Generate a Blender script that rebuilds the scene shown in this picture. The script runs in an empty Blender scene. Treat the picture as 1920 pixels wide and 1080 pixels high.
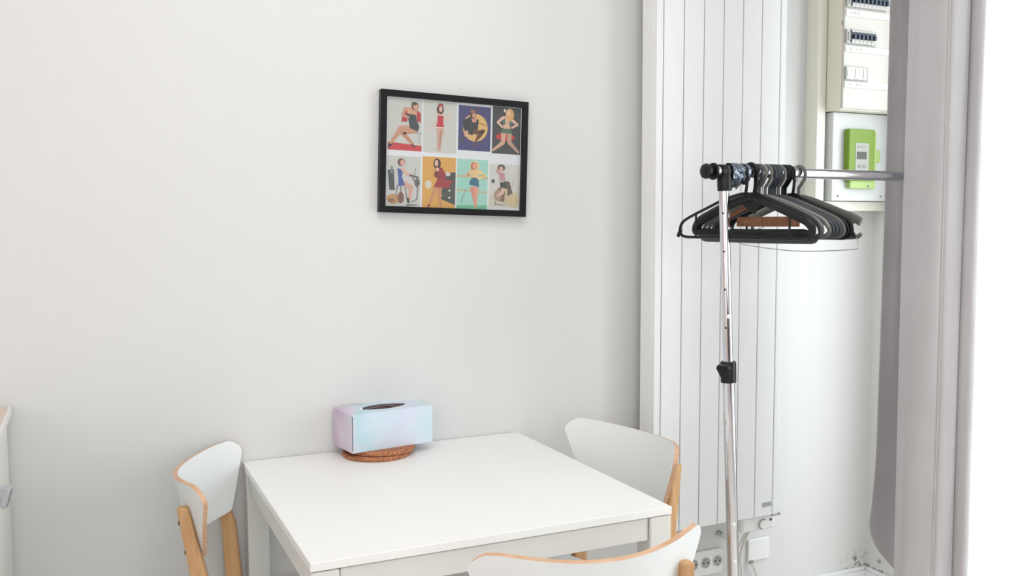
import bpy, bmesh, math, random
from mathutils import Vector, Matrix
random.seed(7)
SC = bpy.context.scene
COL = SC.collection
PI = math.pi

# ------------------------------------------------------------------ camera, sky, lights, exposure
cam_d = bpy.data.cameras.new('camera'); cam = bpy.data.objects.new('camera', cam_d); COL.objects.link(cam)
cam_d.sensor_width = 36.0; cam_d.lens = 1720.0/1920.0*36.0; cam_d.clip_start = 0.05
_p, _y, _r = 0.07158, 0.43452, 0.0023
fwd = Vector((math.sin(_y)*math.cos(_p), math.cos(_y)*math.cos(_p), -math.sin(_p)))
rt = Vector((math.cos(_y), -math.sin(_y), 0)); dn = fwd.cross(rt)
r2 = rt*math.cos(_r)+dn*math.sin(_r); d2 = -rt*math.sin(_r)+dn*math.cos(_r)
m = Matrix((r2, -d2, -fwd)).transposed().to_4x4(); m.translation = Vector((-0.333, -2.300, 1.327))
cam.matrix_world = m
SC.camera = cam

world = bpy.data.worlds.new('overcast_sky'); SC.world = world; world.use_nodes = True
bg = world.node_tree.nodes['Background']
bg.inputs['Color'].default_value = (0.96, 0.98, 1.0, 1); bg.inputs['Strength'].default_value = 2.2

def area(name, loc, target, sx, sy, power, col):
    l = bpy.data.lights.new(name, 'AREA'); l.shape = 'RECTANGLE'; l.size = sx; l.size_y = sy
    l.energy = power; l.color = col
    o = bpy.data.objects.new(name, l); COL.objects.link(o); o.location = loc
    o.rotation_euler = (Vector(target)-Vector(loc)).to_track_quat('-Z', 'Y').to_euler()
    return o
# daylight arriving through the glazed street door, plus two added fills, overhead and left
area('door_daylight', (2.37, -1.25, 1.38), (0.6, -1.15, 1.15), 1.9, 2.1, 36, (0.95, 0.975, 1.0))
area('overhead_fill', (0.1, -1.25, 2.66), (0.1, -1.25, 0.0), 1.1, 1.1, 11, (1.0, 0.985, 0.965))  # added fill from above to lift the table top, no known fixture
area('left_fill', (-1.9, -2.7, 1.3), (0.6, -0.4, 0.7), 1.6, 1.6, 14, (1.0, 0.985, 0.975))  # added fill from the left, the wall there has no window

SC.view_settings.view_transform = 'Standard'; SC.view_settings.look = 'None'
SC.view_settings.gamma = 1.0; SC.view_settings.use_curve_mapping = False
SC.view_settings.exposure = 0.27

# ------------------------------------------------------------------ materials
MATS = {}
def s2l(c): return tuple(((x/255)/12.92 if x/255 <= .04045 else ((x/255+.055)/1.055)**2.4) for x in c)
def mat(name, rgb, rough=.5, metal=0.0, spec=.5, noise=0.0, nscale=8.0, bump=0.0, bscale=60.0, trans=0.0, sheen=0.0, coat=0.0):
    if name in MATS: return MATS[name]
    m = bpy.data.materials.new(name); m.use_nodes = True
    nt = m.node_tree; b = nt.nodes['Principled BSDF']
    c = s2l(rgb)
    b.inputs['Base Color'].default_value = (*c, 1); b.inputs['Roughness'].default_value = rough
    b.inputs['Metallic'].default_value = metal; b.inputs['Specular IOR Level'].default_value = spec
    if coat: b.inputs['Coat Weight'].default_value = coat
    if sheen: b.inputs['Sheen Weight'].default_value = sheen
    tc = nt.nodes.new('ShaderNodeTexCoord')
    n = nt.nodes.new('ShaderNodeTexNoise'); n.inputs['Scale'].default_value = nscale; n.inputs['Detail'].default_value = 4
    nt.links.new(tc.outputs['Object'], n.inputs['Vector'])
    mx = nt.nodes.new('ShaderNodeMix'); mx.data_type = 'RGBA'
    k = 1-noise
    mx.inputs[6].default_value = (c[0]*k, c[1]*k, c[2]*k, 1); mx.inputs[7].default_value = (min(1, c[0]*(1+noise)), min(1, c[1]*(1+noise)), min(1, c[2]*(1+noise)), 1)
    nt.links.new(n.outputs['Fac'], mx.inputs[0]); nt.links.new(mx.outputs[2], b.inputs['Base Color'])
    if bump:
        n2 = nt.nodes.new('ShaderNodeTexNoise'); n2.inputs['Scale'].default_value = bscale; n2.inputs['Detail'].default_value = 3
        nt.links.new(tc.outputs['Object'], n2.inputs['Vector'])
        bp = nt.nodes.new('ShaderNodeBump'); bp.inputs['Strength'].default_value = bump; bp.inputs['Distance'].default_value = .002
        nt.links.new(n2.outputs['Fac'], bp.inputs['Height']); nt.links.new(bp.outputs['Normal'], b.inputs['Normal'])
    MATS[name] = m; return m

def wood_mat(name, light, dark, axis_scale=(30, 30, 3), rough=.45):
    m = bpy.data.materials.new(name); m.use_nodes = True; nt = m.node_tree; b = nt.nodes['Principled BSDF']
    b.inputs['Roughness'].default_value = rough
    tc = nt.nodes.new('ShaderNodeTexCoord'); mp = nt.nodes.new('ShaderNodeMapping'); mp.inputs['Scale'].default_value = axis_scale
    n = nt.nodes.new('ShaderNodeTexNoise'); n.inputs['Scale'].default_value = 2.2; n.inputs['Detail'].default_value = 6; n.inputs['Distortion'].default_value = .6
    cr = nt.nodes.new('ShaderNodeValToRGB'); cr.color_ramp.elements[0].position = .3; cr.color_ramp.elements[1].position = .7
    cr.color_ramp.elements[0].color = (*s2l(dark), 1); cr.color_ramp.elements[1].color = (*s2l(light), 1)
    nt.links.new(tc.outputs['Object'], mp.inputs['Vector']); nt.links.new(mp.outputs['Vector'], n.inputs['Vector'])
    nt.links.new(n.outputs['Fac'], cr.inputs['Fac']); nt.links.new(cr.outputs['Color'], b.inputs['Base Color'])
    MATS[name] = m; return m

M_wall = mat('wall_paint', (221, 222, 221), .75, noise=.012, nscale=3, bump=.12, bscale=25)
M_ceiling = mat('ceiling_paint', (240, 240, 238), .9)
M_wall_pink = mat('pink_bounce_wall_paint', (236, 214, 208), .9)  # unseen wall, tinted pink to bounce warm light onto the back wall
M_wall_front = mat('dark_reflection_wall_paint', (96, 86, 78), .9)  # dark colour invented so the chrome tubes mirror a dark stripe
M_base = mat('baseboard_white_paint', (240, 242, 244), .4)
M_trim = mat('trim_gloss_paint', (226, 224, 213), .4, noise=.02, nscale=5)
M_floor = wood_mat('floor_laminate', (226, 222, 217), (212, 207, 200), (3, 40, 3), .5)
M_rad = mat('radiator_enamel', (239, 241, 242), .32, noise=.006)
M_gap = mat('mid_grey_gasket', (150, 150, 148), .8)  # even grey for dial ring, clips, clamp, buttons and screws
M_badge = mat('grey_badge', (168, 172, 176), .4)
M_plastic = mat('white_plastic', (240, 241, 240), .35)
M_plastic_grey = mat('light_grey_plastic', (196, 196, 192), .4)
M_dark = mat('dark_hole', (24, 24, 26), .6)
M_table = mat('table_white_foil', (244, 244, 242), .38, noise=.008, nscale=12)
M_table_leg = mat('table_white_lacquer', (224, 224, 219), .4)
M_chair_white = mat('chair_white_lacquer', (236, 240, 240), .35, noise=.006)
M_birch = wood_mat('birch_wood', (214, 172, 124), (190, 142, 94), (28, 28, 2.5), .45)
M_ply = wood_mat('birch_ply_edge', (222, 184, 154), (200, 156, 122), (8, 8, 90), .5)
M_blackframe = mat('black_frame_lacquer', (11, 11, 15), .4, spec=.3)
M_paper = mat('white_poster_paper', (232, 232, 236), .5)
M_chrome = mat('chrome', (225, 225, 230), .10, metal=1.0)
M_chrome_dull = mat('satin_chrome', (190, 196, 202), .3, metal=1.0)
M_black = mat('black_plastic', (16, 17, 19), .35, spec=.35)
M_black2 = mat('black_hanger_plastic', (18, 20, 22), .35, spec=.35, noise=.1, nscale=30)
M_slate = mat('slate_hanger_plastic', (62, 67, 75), .45, noise=.15, nscale=200)
M_greyh = mat('grey_hanger_plastic', (108, 107, 104), .45, noise=.06, nscale=40)
M_tape = mat('shiny_grey_tape', (120, 128, 142), .2, metal=.85, noise=.25, nscale=30, bump=.8, bscale=50)
M_wire = mat('thin_metal_wire', (190, 190, 190), .3, metal=.8)
M_hwood = wood_mat('brown_hanger_wood', (176, 124, 86), (132, 88, 62), (40, 8, 40), .45)
M_casing = mat('cream_board_casing', (226, 224, 208), .5)
M_board = mat('meter_backboard', (214, 218, 219), .5)
M_cover = mat('board_cover', (204, 203, 197), .45)
M_cover_l = mat('board_label_strip', (226, 226, 222), .45)
M_navy = mat('navy_breaker_toggle', (44, 58, 78), .45)
M_green = mat('green_meter_plastic', (116, 146, 40), .45)
M_green_l = mat('pale_green_meter_plastic', (168, 196, 120), .4)
M_screen = mat('dark_lcd_screen', (52, 58, 50), .3)
M_meter_grey = mat('meter_label_grey', (168, 172, 166), .5)
M_curtain_edge = mat('curtain_hem_thread', (206, 202, 198), .7)
M_cab = mat('cabinet_white', (232, 232, 228), .45)
M_counter = mat('pale_pink_beige_worktop', (222, 204, 192), .5, noise=.03)
M_cable = mat('white_cable_sheath', (222, 221, 217), .5)
M_pave = mat('pale_pavement_concrete', (214, 216, 220), .9, noise=.05, nscale=2)
M_facade = mat('pale_facade_render', (246, 247, 248), .9)
M_fac_door = mat('pale_red_street_door', (236, 214, 208), .6)  # very pale red of the shutter opposite
M_fac_grey = mat('pale_grey_facade_band', (222, 224, 230), .7)

# stains in the corner of the back wall: added to the wall paint, fixed to the plaster
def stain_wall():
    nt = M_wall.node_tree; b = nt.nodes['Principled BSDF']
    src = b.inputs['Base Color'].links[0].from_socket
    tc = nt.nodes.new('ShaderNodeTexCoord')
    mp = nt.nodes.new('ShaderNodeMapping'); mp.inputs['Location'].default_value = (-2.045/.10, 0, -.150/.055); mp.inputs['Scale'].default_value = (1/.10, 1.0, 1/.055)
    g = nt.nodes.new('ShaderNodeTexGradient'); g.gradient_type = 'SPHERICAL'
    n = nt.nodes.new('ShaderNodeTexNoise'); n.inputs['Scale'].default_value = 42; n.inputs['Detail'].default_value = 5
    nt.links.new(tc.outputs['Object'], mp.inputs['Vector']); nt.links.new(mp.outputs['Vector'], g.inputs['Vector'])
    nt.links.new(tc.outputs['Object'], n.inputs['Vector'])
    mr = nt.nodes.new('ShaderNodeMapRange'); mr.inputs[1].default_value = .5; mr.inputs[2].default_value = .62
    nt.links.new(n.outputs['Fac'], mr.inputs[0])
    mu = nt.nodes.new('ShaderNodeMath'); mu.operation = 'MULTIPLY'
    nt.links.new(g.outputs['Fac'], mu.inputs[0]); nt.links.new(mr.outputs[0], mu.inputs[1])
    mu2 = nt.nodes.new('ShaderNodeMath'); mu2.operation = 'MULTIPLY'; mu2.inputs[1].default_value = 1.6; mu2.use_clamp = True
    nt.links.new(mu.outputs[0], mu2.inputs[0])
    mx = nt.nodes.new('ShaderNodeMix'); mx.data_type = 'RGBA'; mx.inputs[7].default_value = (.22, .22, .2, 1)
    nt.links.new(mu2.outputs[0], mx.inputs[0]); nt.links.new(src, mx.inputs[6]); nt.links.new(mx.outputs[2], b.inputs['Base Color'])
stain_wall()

def curtain_mat():
    m = bpy.data.materials.new('grey_curtain_satin'); m.use_nodes = True; nt = m.node_tree; b = nt.nodes['Principled BSDF']
    out = nt.nodes['Material Output']
    b.inputs['Roughness'].default_value = .5; b.inputs['Sheen Weight'].default_value = .3
    tc = nt.nodes.new('ShaderNodeTexCoord')
    n = nt.nodes.new('ShaderNodeTexNoise'); n.inputs['Scale'].default_value = 5; n.inputs['Detail'].default_value = 3
    nt.links.new(tc.outputs['Object'], n.inputs['Vector'])
    mx = nt.nodes.new('ShaderNodeMix'); mx.data_type = 'RGBA'; mx.inputs[6].default_value = (*s2l((186, 185, 187)), 1); mx.inputs[7].default_value = (*s2l((203, 201, 204)), 1)
    nt.links.new(n.outputs['Fac'], mx.inputs[0]); nt.links.new(mx.outputs[2], b.inputs['Base Color'])
    w = nt.nodes.new('ShaderNodeTexNoise'); w.inputs['Scale'].default_value = 9; w.inputs['Detail'].default_value = 2
    mp = nt.nodes.new('ShaderNodeMapping'); mp.inputs['Scale'].default_value = (3, 3, .6)
    nt.links.new(tc.outputs['Object'], mp.inputs['Vector']); nt.links.new(mp.outputs['Vector'], w.inputs['Vector'])
    bp = nt.nodes.new('ShaderNodeBump'); bp.inputs['Strength'].default_value = .35; bp.inputs['Distance'].default_value = .01
    nt.links.new(w.outputs['Fac'], bp.inputs['Height']); nt.links.new(bp.outputs['Normal'], b.inputs['Normal'])
    tr = nt.nodes.new('ShaderNodeBsdfTranslucent'); tr.inputs['Color'].default_value = (*s2l((170, 164, 162)), 1)
    ms = nt.nodes.new('ShaderNodeMixShader'); ms.inputs[0].default_value = .06
    nt.links.new(b.outputs[0], ms.inputs[1]); nt.links.new(tr.outputs[0], ms.inputs[2]); nt.links.new(ms.outputs[0], out.inputs['Surface'])
    return m
M_curtain = curtain_mat()

def glass_mat():
    m = bpy.data.materials.new('clear_pane'); m.use_nodes = True; nt = m.node_tree
    out = nt.nodes['Material Output']; nt.nodes.remove(nt.nodes['Principled BSDF'])
    t = nt.nodes.new('ShaderNodeBsdfTransparent'); t.inputs['Color'].default_value = (.97, .98, .98, 1)
    g = nt.nodes.new('ShaderNodeBsdfGlossy'); g.inputs['Roughness'].default_value = .03
    ms = nt.nodes.new('ShaderNodeMixShader'); ms.inputs[0].default_value = .04
    nt.links.new(t.outputs[0], ms.inputs[1]); nt.links.new(g.outputs[0], ms.inputs[2]); nt.links.new(ms.outputs[0], out.inputs['Surface'])
    return m
M_glass = glass_mat()

def watercolour_mat():
    m = bpy.data.materials.new('pastel_watercolour_card'); m.use_nodes = True; nt = m.node_tree; b = nt.nodes['Principled BSDF']
    b.inputs['Roughness'].default_value = .5
    tc = nt.nodes.new('ShaderNodeTexCoord')
    sp = nt.nodes.new('ShaderNodeSeparateXYZ'); nt.links.new(tc.outputs['Object'], sp.inputs[0])
    n = nt.nodes.new('ShaderNodeTexNoise'); n.inputs['Scale'].default_value = 11; n.inputs['Detail'].default_value = 3
    nt.links.new(tc.outputs['Object'], n.inputs['Vector'])
    # box is .223 long in x: lilac at its left end, blue through the middle, aqua at the right
    mr = nt.nodes.new('ShaderNodeMapRange'); mr.inputs[1].default_value = -.02; mr.inputs[2].default_value = .25
    nt.links.new(sp.outputs['X'], mr.inputs[0])
    ys = nt.nodes.new('ShaderNodeMath'); ys.operation = 'MULTIPLY'; ys.inputs[1].default_value = -2.2
    nt.links.new(sp.outputs['Y'], ys.inputs[0])
    ad = nt.nodes.new('ShaderNodeMath'); ad.operation = 'ADD'
    nt.links.new(mr.outputs[0], ad.inputs[0]); nt.links.new(ys.outputs[0], ad.inputs[1])
    n5 = nt.nodes.new('ShaderNodeMath'); n5.operation = 'MULTIPLY_ADD'; n5.inputs[1].default_value = .55; n5.inputs[2].default_value = -.16
    nt.links.new(n.outputs['Fac'], n5.inputs[0])
    ad2 = nt.nodes.new('ShaderNodeMath'); ad2.operation = 'ADD'
    nt.links.new(ad.outputs[0], ad2.inputs[0]); nt.links.new(n5.outputs[0], ad2.inputs[1])
    cr = nt.nodes.new('ShaderNodeValToRGB'); e = cr.color_ramp.elements
    e[0].position = .0; e[0].color = (*s2l((206, 184, 206)), 1)
    e[1].position = 1.0; e[1].color = (*s2l((206, 228, 236)), 1)
    for p, c in ((.16, (218, 212, 226)), (.26, (186, 218, 228)), (.42, (208, 226, 238)), (.62, (212, 222, 238)), (.85, (216, 224, 240))):
        x = e.new(p); x.color = (*s2l(c), 1)
    nt.links.new(ad2.outputs[0], cr.inputs['Fac']); nt.links.new(cr.outputs['Color'], b.inputs['Base Color'])
    return m
M_water = watercolour_mat()
def cork_mat():
    m = bpy.data.materials.new('brown_cork'); m.use_nodes = True; nt = m.node_tree; b = nt.nodes['Principled BSDF']
    b.inputs['Roughness'].default_value = .85
    tc = nt.nodes.new('ShaderNodeTexCoord'); n = nt.nodes.new('ShaderNodeTexNoise'); n.inputs['Scale'].default_value = 160; n.inputs['Detail'].default_value = 4
    nt.links.new(tc.outputs['Object'], n.inputs['Vector'])
    cr = nt.nodes.new('ShaderNodeValToRGB'); e = cr.color_ramp.elements; e[0].position = .35; e[1].position = .65
    e[0].color = (*s2l((136, 84, 58)), 1); e[1].color = (*s2l((196, 132, 92)), 1)
    nt.links.new(n.outputs['Fac'], cr.inputs['Fac']); nt.links.new(cr.outputs['Color'], b.inputs['Base Color'])
    bp = nt.nodes.new('ShaderNodeBump'); bp.inputs['Strength'].default_value = .4; bp.inputs['Distance'].default_value = .001
    nt.links.new(n.outputs['Fac'], bp.inputs['Height']); nt.links.new(bp.outputs['Normal'], b.inputs['Normal'])
    return m
M_cork = cork_mat()
def flat_mat(rgb):
    return mat('print_ink_%d_%d_%d' % rgb, rgb, .5)

# ------------------------------------------------------------------ geometry helpers
class MB:
    def __init__(s): s.v = []; s.f = []; s.mi = []; s.ms = []; s.sm = []
    def _m(s, m):
        if m not in s.ms: s.ms.append(m)
        return s.ms.index(m)
    def add(s, vs, fs, m, smooth=False):
        o = len(s.v); k = s._m(m); s.v += [tuple(v) for v in vs]
        for f in fs: s.f.append(tuple(o+i for i in f)); s.mi.append(k); s.sm.append(smooth)
        return s
    def box(s, x0, x1, y0, y1, z0, z1, m, T=None):
        vs = [Vector((x, y, z)) for z in (z0, z1) for y in (y0, y1) for x in (x0, x1)]
        if T is not None: vs = [T @ v for v in vs]
        return s.add(vs, [(0, 2, 3, 1), (4, 5, 7, 6), (0, 1, 5, 4), (2, 6, 7, 3), (0, 4, 6, 2), (1, 3, 7, 5)], m)
    def cyl(s, p0, p1, r0, m, r1=None, n=24, caps=True, smooth=True):
        p0 = Vector(p0); p1 = Vector(p1); r1 = r0 if r1 is None else r1
        d = (p1-p0).normalized(); a = d.orthogonal().normalized(); b = d.cross(a)
        vs = []
        for p, r in ((p0, r0), (p1, r1)):
            vs += [p+a*(r*math.cos(2*PI*i/n))+b*(r*math.sin(2*PI*i/n)) for i in range(n)]
        s.add(vs, [(i, (i+1) % n, n+(i+1) % n, n+i) for i in range(n)], m, smooth)
        if caps:
            s.add(vs[:n], [tuple(reversed(range(n)))], m); s.add(vs[n:], [tuple(range(n))], m)
        return s
    def lathe(s, prof, m, c=(0, 0, 0), axis=(0, 0, 1), n=28, smooth=True):
        d = Vector(axis).normalized(); a = d.orthogonal().normalized(); b = d.cross(a); c = Vector(c)
        vs = []
        for r, h in prof:
            vs += [c+d*h+a*(r*math.cos(2*PI*i/n))+b*(r*math.sin(2*PI*i/n)) for i in range(n)]
        fs = [(k*n+i, k*n+(i+1) % n, (k+1)*n+(i+1) % n, (k+1)*n+i) for k in range(len(prof)-1) for i in range(n)]
        s.add(vs, fs, m, smooth)
        s.add(vs[:n], [tuple(reversed(range(n)))], m); s.add(vs[-n:], [tuple(range(n))], m)
        return s
    def sweep(s, pts, w, t, m, nrm=None, n=8, closed=False, smooth=True):
        """elliptic section: w half-size in the plane given by nrm x tangent, t half-size along nrm"""
        pts = [Vector(p) for p in pts]; N = len(pts)
        ws = w if isinstance(w, (list, tuple)) else [w]*N; ts = t if isinstance(t, (list, tuple)) else [t]*N
        vs = []; prev = None
        for i, p in enumerate(pts):
            if closed: tg = pts[(i+1) % N]-pts[i-1]
            else: tg = pts[min(i+1, N-1)]-pts[max(i-1, 0)]
            tg.normalize()
            if nrm is not None: b = Vector(nrm); b = (b-tg*b.dot(tg)).normalized()
            else:
                b = tg.orthogonal().normalized() if prev is None else (prev-tg*prev.dot(tg)).normalized()
            prev = b; a = b.cross(tg).normalized()
            vs += [p+a*(ws[i]*math.cos(2*PI*k/n))+b*(ts[i]*math.sin(2*PI*k/n)) for k in range(n)]
        R = N if closed else N-1
        fs = [(i*n+k, i*n+(k+1) % n, ((i+1) % N)*n+(k+1) % n, ((i+1) % N)*n+k) for i in range(R) for k in range(n)]
        s.add(vs, fs, m, smooth)
        if not closed:
            s.add(vs[:n], [tuple(reversed(range(n)))], m); s.add(vs[-n:], [tuple(range(n))], m)
        return s
    def build(s, name, parent=None, bevel=0.0, loc=None, rot=None, seg=2):
        me = bpy.data.meshes.new(name); me.from_pydata(s.v, [], s.f)
        for m in s.ms: me.materials.append(m)
        for p, k, sm in zip(me.polygons, s.mi, s.sm): p.material_index = k; p.use_smooth = sm
        bm = bmesh.new(); bm.from_mesh(me); bmesh.ops.remove_doubles(bm, verts=bm.verts, dist=1e-6)
        bmesh.ops.recalc_face_normals(bm, faces=bm.faces); bm.to_mesh(me); bm.free(); me.update()
        if any(s.sm): me.set_sharp_from_angle(angle=math.radians(38))
        o = bpy.data.objects.new(name, me); COL.objects.link(o)
        if parent is not None: o.parent = parent
        if loc is not None: o.location = loc
        if rot is not None: o.rotation_euler = rot
        if bevel:
            b = o.modifiers.new('bevel', 'BEVEL'); b.width = bevel; b.segments = seg; b.limit_method = 'ANGLE'; b.angle_limit = math.radians(40)
        return o

def thing(name, label, cat, loc=(0, 0, 0), rz=0.0, group=None, rot=None):
    o = bpy.data.objects.new(name, None); o.empty_display_size = .1; COL.objects.link(o)
    o.location = loc; o.rotation_euler = rot if rot else (0, 0, rz)
    o['label'] = label; o['category'] = cat
    if group: o['group'] = group
    return o
def tag(o, label, cat, group=None):
    o['label'] = label; o['category'] = cat
    if group: o['group'] = group
    return o
def struct(o): o['kind'] = 'structure'; return o
def B(x0, x1, y0, y1, z0, z1, m): return MB().box(x0, x1, y0, y1, z0, z1, m)
def crom(P, k=6, closed=False):
    P = [Vector(p) for p in P]; out = []
    n = len(P)
    for i in range(n-1):
        a = P[max(i-1, 0)]; b = P[i]; c = P[i+1]; d = P[min(i+2, n-1)]
        for j in range(k):
            t = j/k
            out.append(.5*((2*b)+(c-a)*t+(2*a-5*b+4*c-d)*t*t+(3*b-a-3*c+d)*t**3))
    out.append(P[-1]); return out

# ------------------------------------------------------------------ setting
RX = 2.08                       # window wall
struct(B(-2.2, RX+.25, -5.0, .2, -.1, 0, M_floor).build('floor'))
struct(B(-2.2, RX+.25, -5.0, .2, 2.7, 2.8, M_ceiling).build('ceiling'))
struct(B(-2.2, RX+.25, 0, .2, 0, 2.7, M_wall).build('wall_back'))
wf = MB()
for b_ in ((-2.2, -1.5, 0, 2.7), (1.0, RX+.25, 0, 2.7), (-1.5, 1.0, 0, .6), (-1.5, 1.0, 2.5, 2.7)): wf.box(b_[0], b_[1], -5.0, -4.8, b_[2], b_[3], M_wall_front)
struct(wf.build('wall_front'))  # unseen wall added behind the camera for its dark reflection in chrome
struct(B(-2.3, -2.2, -5.0, .2, 0, 2.7, M_wall_pink).build('wall_left'))
DY0, DY1, DZ = -.20, -2.30, 2.40         # street door opening
wr = MB()
wr.box(RX, RX+.25, DY0, 0, 0, 2.7, M_wall); wr.box(RX, RX+.25, -5.0, DY1, 0, 2.7, M_wall); wr.box(RX, RX+.25, DY1, DY0, DZ, 2.7, M_wall)
struct(wr.build('wall_right'))
bb = MB(); bb.box(-2.2, RX, -.014, 0, 0, .128, M_base); bb.box(-2.2, RX, -.010, 0, .128, .140, M_base)
struct(bb.build('baseboard_back', bevel=.002))
bb = MB(); bb.box(RX-.014, RX, DY0, -.014, 0, .128, M_base); bb.box(RX-.010, RX, DY0, -.014, .128, .140, M_base)
struct(bb.build('baseboard_right', bevel=.002))

# street door with two glazed leaves
dr = thing('door_1', '', ''); del dr['label']; del dr['category']; struct(dr)
fx0, fx1 = RX+.10, RX+.17
f = MB(); f.box(fx0, fx1, DY0-.03, DY0, 0, DZ, M_trim); f.box(fx0, fx1, DY1, DY1+.05, 0, DZ, M_trim); f.box(fx0, fx1, DY1, DY0, DZ-.05, DZ, M_trim)
f.build('door_frame', dr, .003)
ym = (DY0+DY1)/2
for a, b in ((DY0-.032, ym+.002), (ym-.002, DY1+.052)):
    lf = MB(); x0, x1 = fx0+.012, fx1-.012
    lf.box(x0, x1, a-.045, a, .01, DZ-.052, M_trim); lf.box(x0, x1, b, b+.055, .01, DZ-.052, M_trim)
    lf.box(x0, x1, b, a, .01, .13, M_trim); lf.box(x0, x1, b, a, DZ-.13, DZ-.052, M_trim)
    L = lf.build('door_leaf', dr, .003)
    B(x0+.018, x0+.024, b+.05, a-.05, .12, DZ-.12, M_glass).build('glass_pane', L)
hd = MB(); hd.cyl((fx0+.012, ym+.03, 1.05), (fx0-.04, ym+.03, 1.05), .008, M_chrome_dull); hd.cyl((fx0-.035, ym+.035, 1.05), (fx0-.035, ym+.14, 1.05), .008, M_chrome_dull)
hd.build('door_handle', dr)

# outside: pavement and the house front across it
struct(B(RX+.25, 9.0, -8.0, 8.0, -.15, -.05, M_pave).build('ground'))
fa = thing('facade', 'very pale house front across the pavement seen through the street door', 'building', (3.287, .441, -.05), math.atan2(.219, .071)-PI/2)
B(0, .25, -7.0, 5.0, 0, 5.0, M_facade).build('facade_wall', fa)
B(-.03, .01, -7.0, 5.0, .0, .10, M_fac_grey).build('plinth', fa)
B(-.03, .02, -.62, -.10, 1.05, 2.05, M_fac_door).build('window_shutter', fa, .004)
B(-.02, .02, -.62, .05, .62, .74, M_fac_grey).build('ledge', fa)
B(-.02, .02, -.62, .10, 2.3, 2.45, M_fac_grey).build('ledge', fa)

# moulding round the electrical niche (mitred)
zc = 1.3765
tm = MB(); tm.add([(1.770, -.055, 1.361), (1.805, -.055, 1.393), (1.805, -.055, 2.7), (1.770, -.055, 2.7),
                   (1.770, 0, 1.361), (1.805, 0, 1.393), (1.805, 0, 2.7), (1.770, 0, 2.7)],
                  [(0, 1, 2, 3), (4, 7, 6, 5), (0, 3, 7, 4), (1, 5, 6, 2), (0, 4, 5, 1), (3, 2, 6, 7)], M_trim)
struct(tm.build('trim_1', bevel=.002))
tm = MB(); tm.add([(1.7706, -.055, 1.361), (RX, -.055, 1.361), (RX, -.055, 1.392), (1.8056, -.055, 1.392),
                   (1.7706, 0, 1.361), (RX, 0, 1.361), (RX, 0, 1.392), (1.8056, 0, 1.392)],
                  [(0, 1, 2, 3), (4, 7, 6, 5), (0, 3, 7, 4), (1, 5, 6, 2), (0, 4, 5, 1), (3, 2, 6, 7)], M_trim)
struct(tm.build('trim_2', bevel=.002))

# ------------------------------------------------------------------ radiator
ra = thing('radiator', 'tall white wall radiator of flat vertical panels behind the clothes rack', 'radiator', (1.3545, 0, .43))
ra_l = lambda *a: B(a[0]-1.3545, a[1]-1.3545, a[2], a[3], a[4]-.43, a[5]-.43, a[6])
ra_l(1.1235, 1.586, -.107, -.047, .432, 2.22, M_rad).build('casing', ra, .003)
xs = [1.123, 1.148]+[1.148+.0692*k for k in range(1, 7)]+[1.587]
for a, b in zip(xs[:-1], xs[1:]):
    p = ra_l(a+.0012, b-.0022, -.120, -.1065, .424, 2.23, M_rad).build('panel', ra, .002)
bg_ = ra_l(1.524, 1.558, -.1225, -.1195, .4535, .4675, M_badge).build('badge', ra, .004); bg_['label'] = 'small grey rounded badge'
for z in (.62, 2.0):
    for x in (1.2, 1.5): ra_l(x-.02, x+.02, -.048, -.0015, z-.02, z+.02, M_plastic_grey).build('wall_bracket', ra)
cb = ra_l(1.462, 1.596, -.100, -.050, .370, .4235, M_plastic).build('control_box', ra, .012, seg=4)
d = MB(); c0 = Vector((1.543-1.3545, -.0995, .3945-.43-.003))
d.lathe([(.0165, .0), (.0165, .0015)], M_gap, c0, (0, -1, 0)); d.lathe([(.0145, .0), (.0145, .007), (.0125, .009)], M_plastic, c0, (0, -1, 0)); d.build('dial', cb)
d = MB(); d.lathe([(.0042, 0), (.0042, .0014)], M_dark, (1.5745-1.3545, -.0995, .402-.43), (0, -1, 0), n=16); d.build('sensor', cb)
ra_l(1.565, 1.5975, -.118, -.100, .4195, .4245, M_gap).build('end_bracket', ra)

# cables below the control box
def cable(pts, r, label, group=None):
    mb = MB(); mb.sweep(crom(pts, 8), r, r, M_cable, n=8)
    return tag(mb.build('cable'), label, 'cable', group)
cable([(1.508, -.072, .372), (1.500, -.06, .34), (1.492, -.04, .29), (1.486, -.028, .22), (1.48, -.022, .14), (1.45, -.03, .02), (1.44, -.035, .006)], .0036, 'thin white cable hanging straight from the left of the radiator control box', None)
cable([(1.520, -.072, .372), (1.512, -.055, .33), (1.516, -.03, .27), (1.532, -.022, .20), (1.55, -.02, .12), (1.56, -.03, .006)], .0042, 'thicker white cable curving down beside the straight one under the radiator')
cable([(1.572, -.018, .234), (1.585, -.016, .215), (1.598, -.014, .18), (1.602, -.02, .12), (1.60, -.03, .006)], .0034, 'short white cable falling from the dark clamp of the square wall plate')
pl = thing('cable_outlet', 'square white wall plate with a dark clamp under the radiator end', 'wall plate', (1.605, 0, .27))
B(-.040, .045, -.009, 0, -.035, .038, M_plastic).build('plate', pl, .004)
B(-.036, -.022, -.016, -.008, -.040, -.030, M_gap).build('clamp', pl, .002)
pp = MB(); pp.cyl((1.455, -.010, .345), (1.480, -.016, .327), .006, M_cable); pp.cyl((1.448, -.002, .348), (1.456, -.012, .344), .008, M_chrome_dull)
tag(pp.build('pipe_stub'), 'small pipe stub on the wall just below the radiator, beside the pole', 'pipe')
so = thing('wall_socket', 'white triple electrical socket strip low on the wall beside the near chair', 'socket', (1.385, 0, .26))
B(-.075, .078, -.011, 0, -.040, .040, M_plastic).build('faceplate', so, .005)
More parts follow.
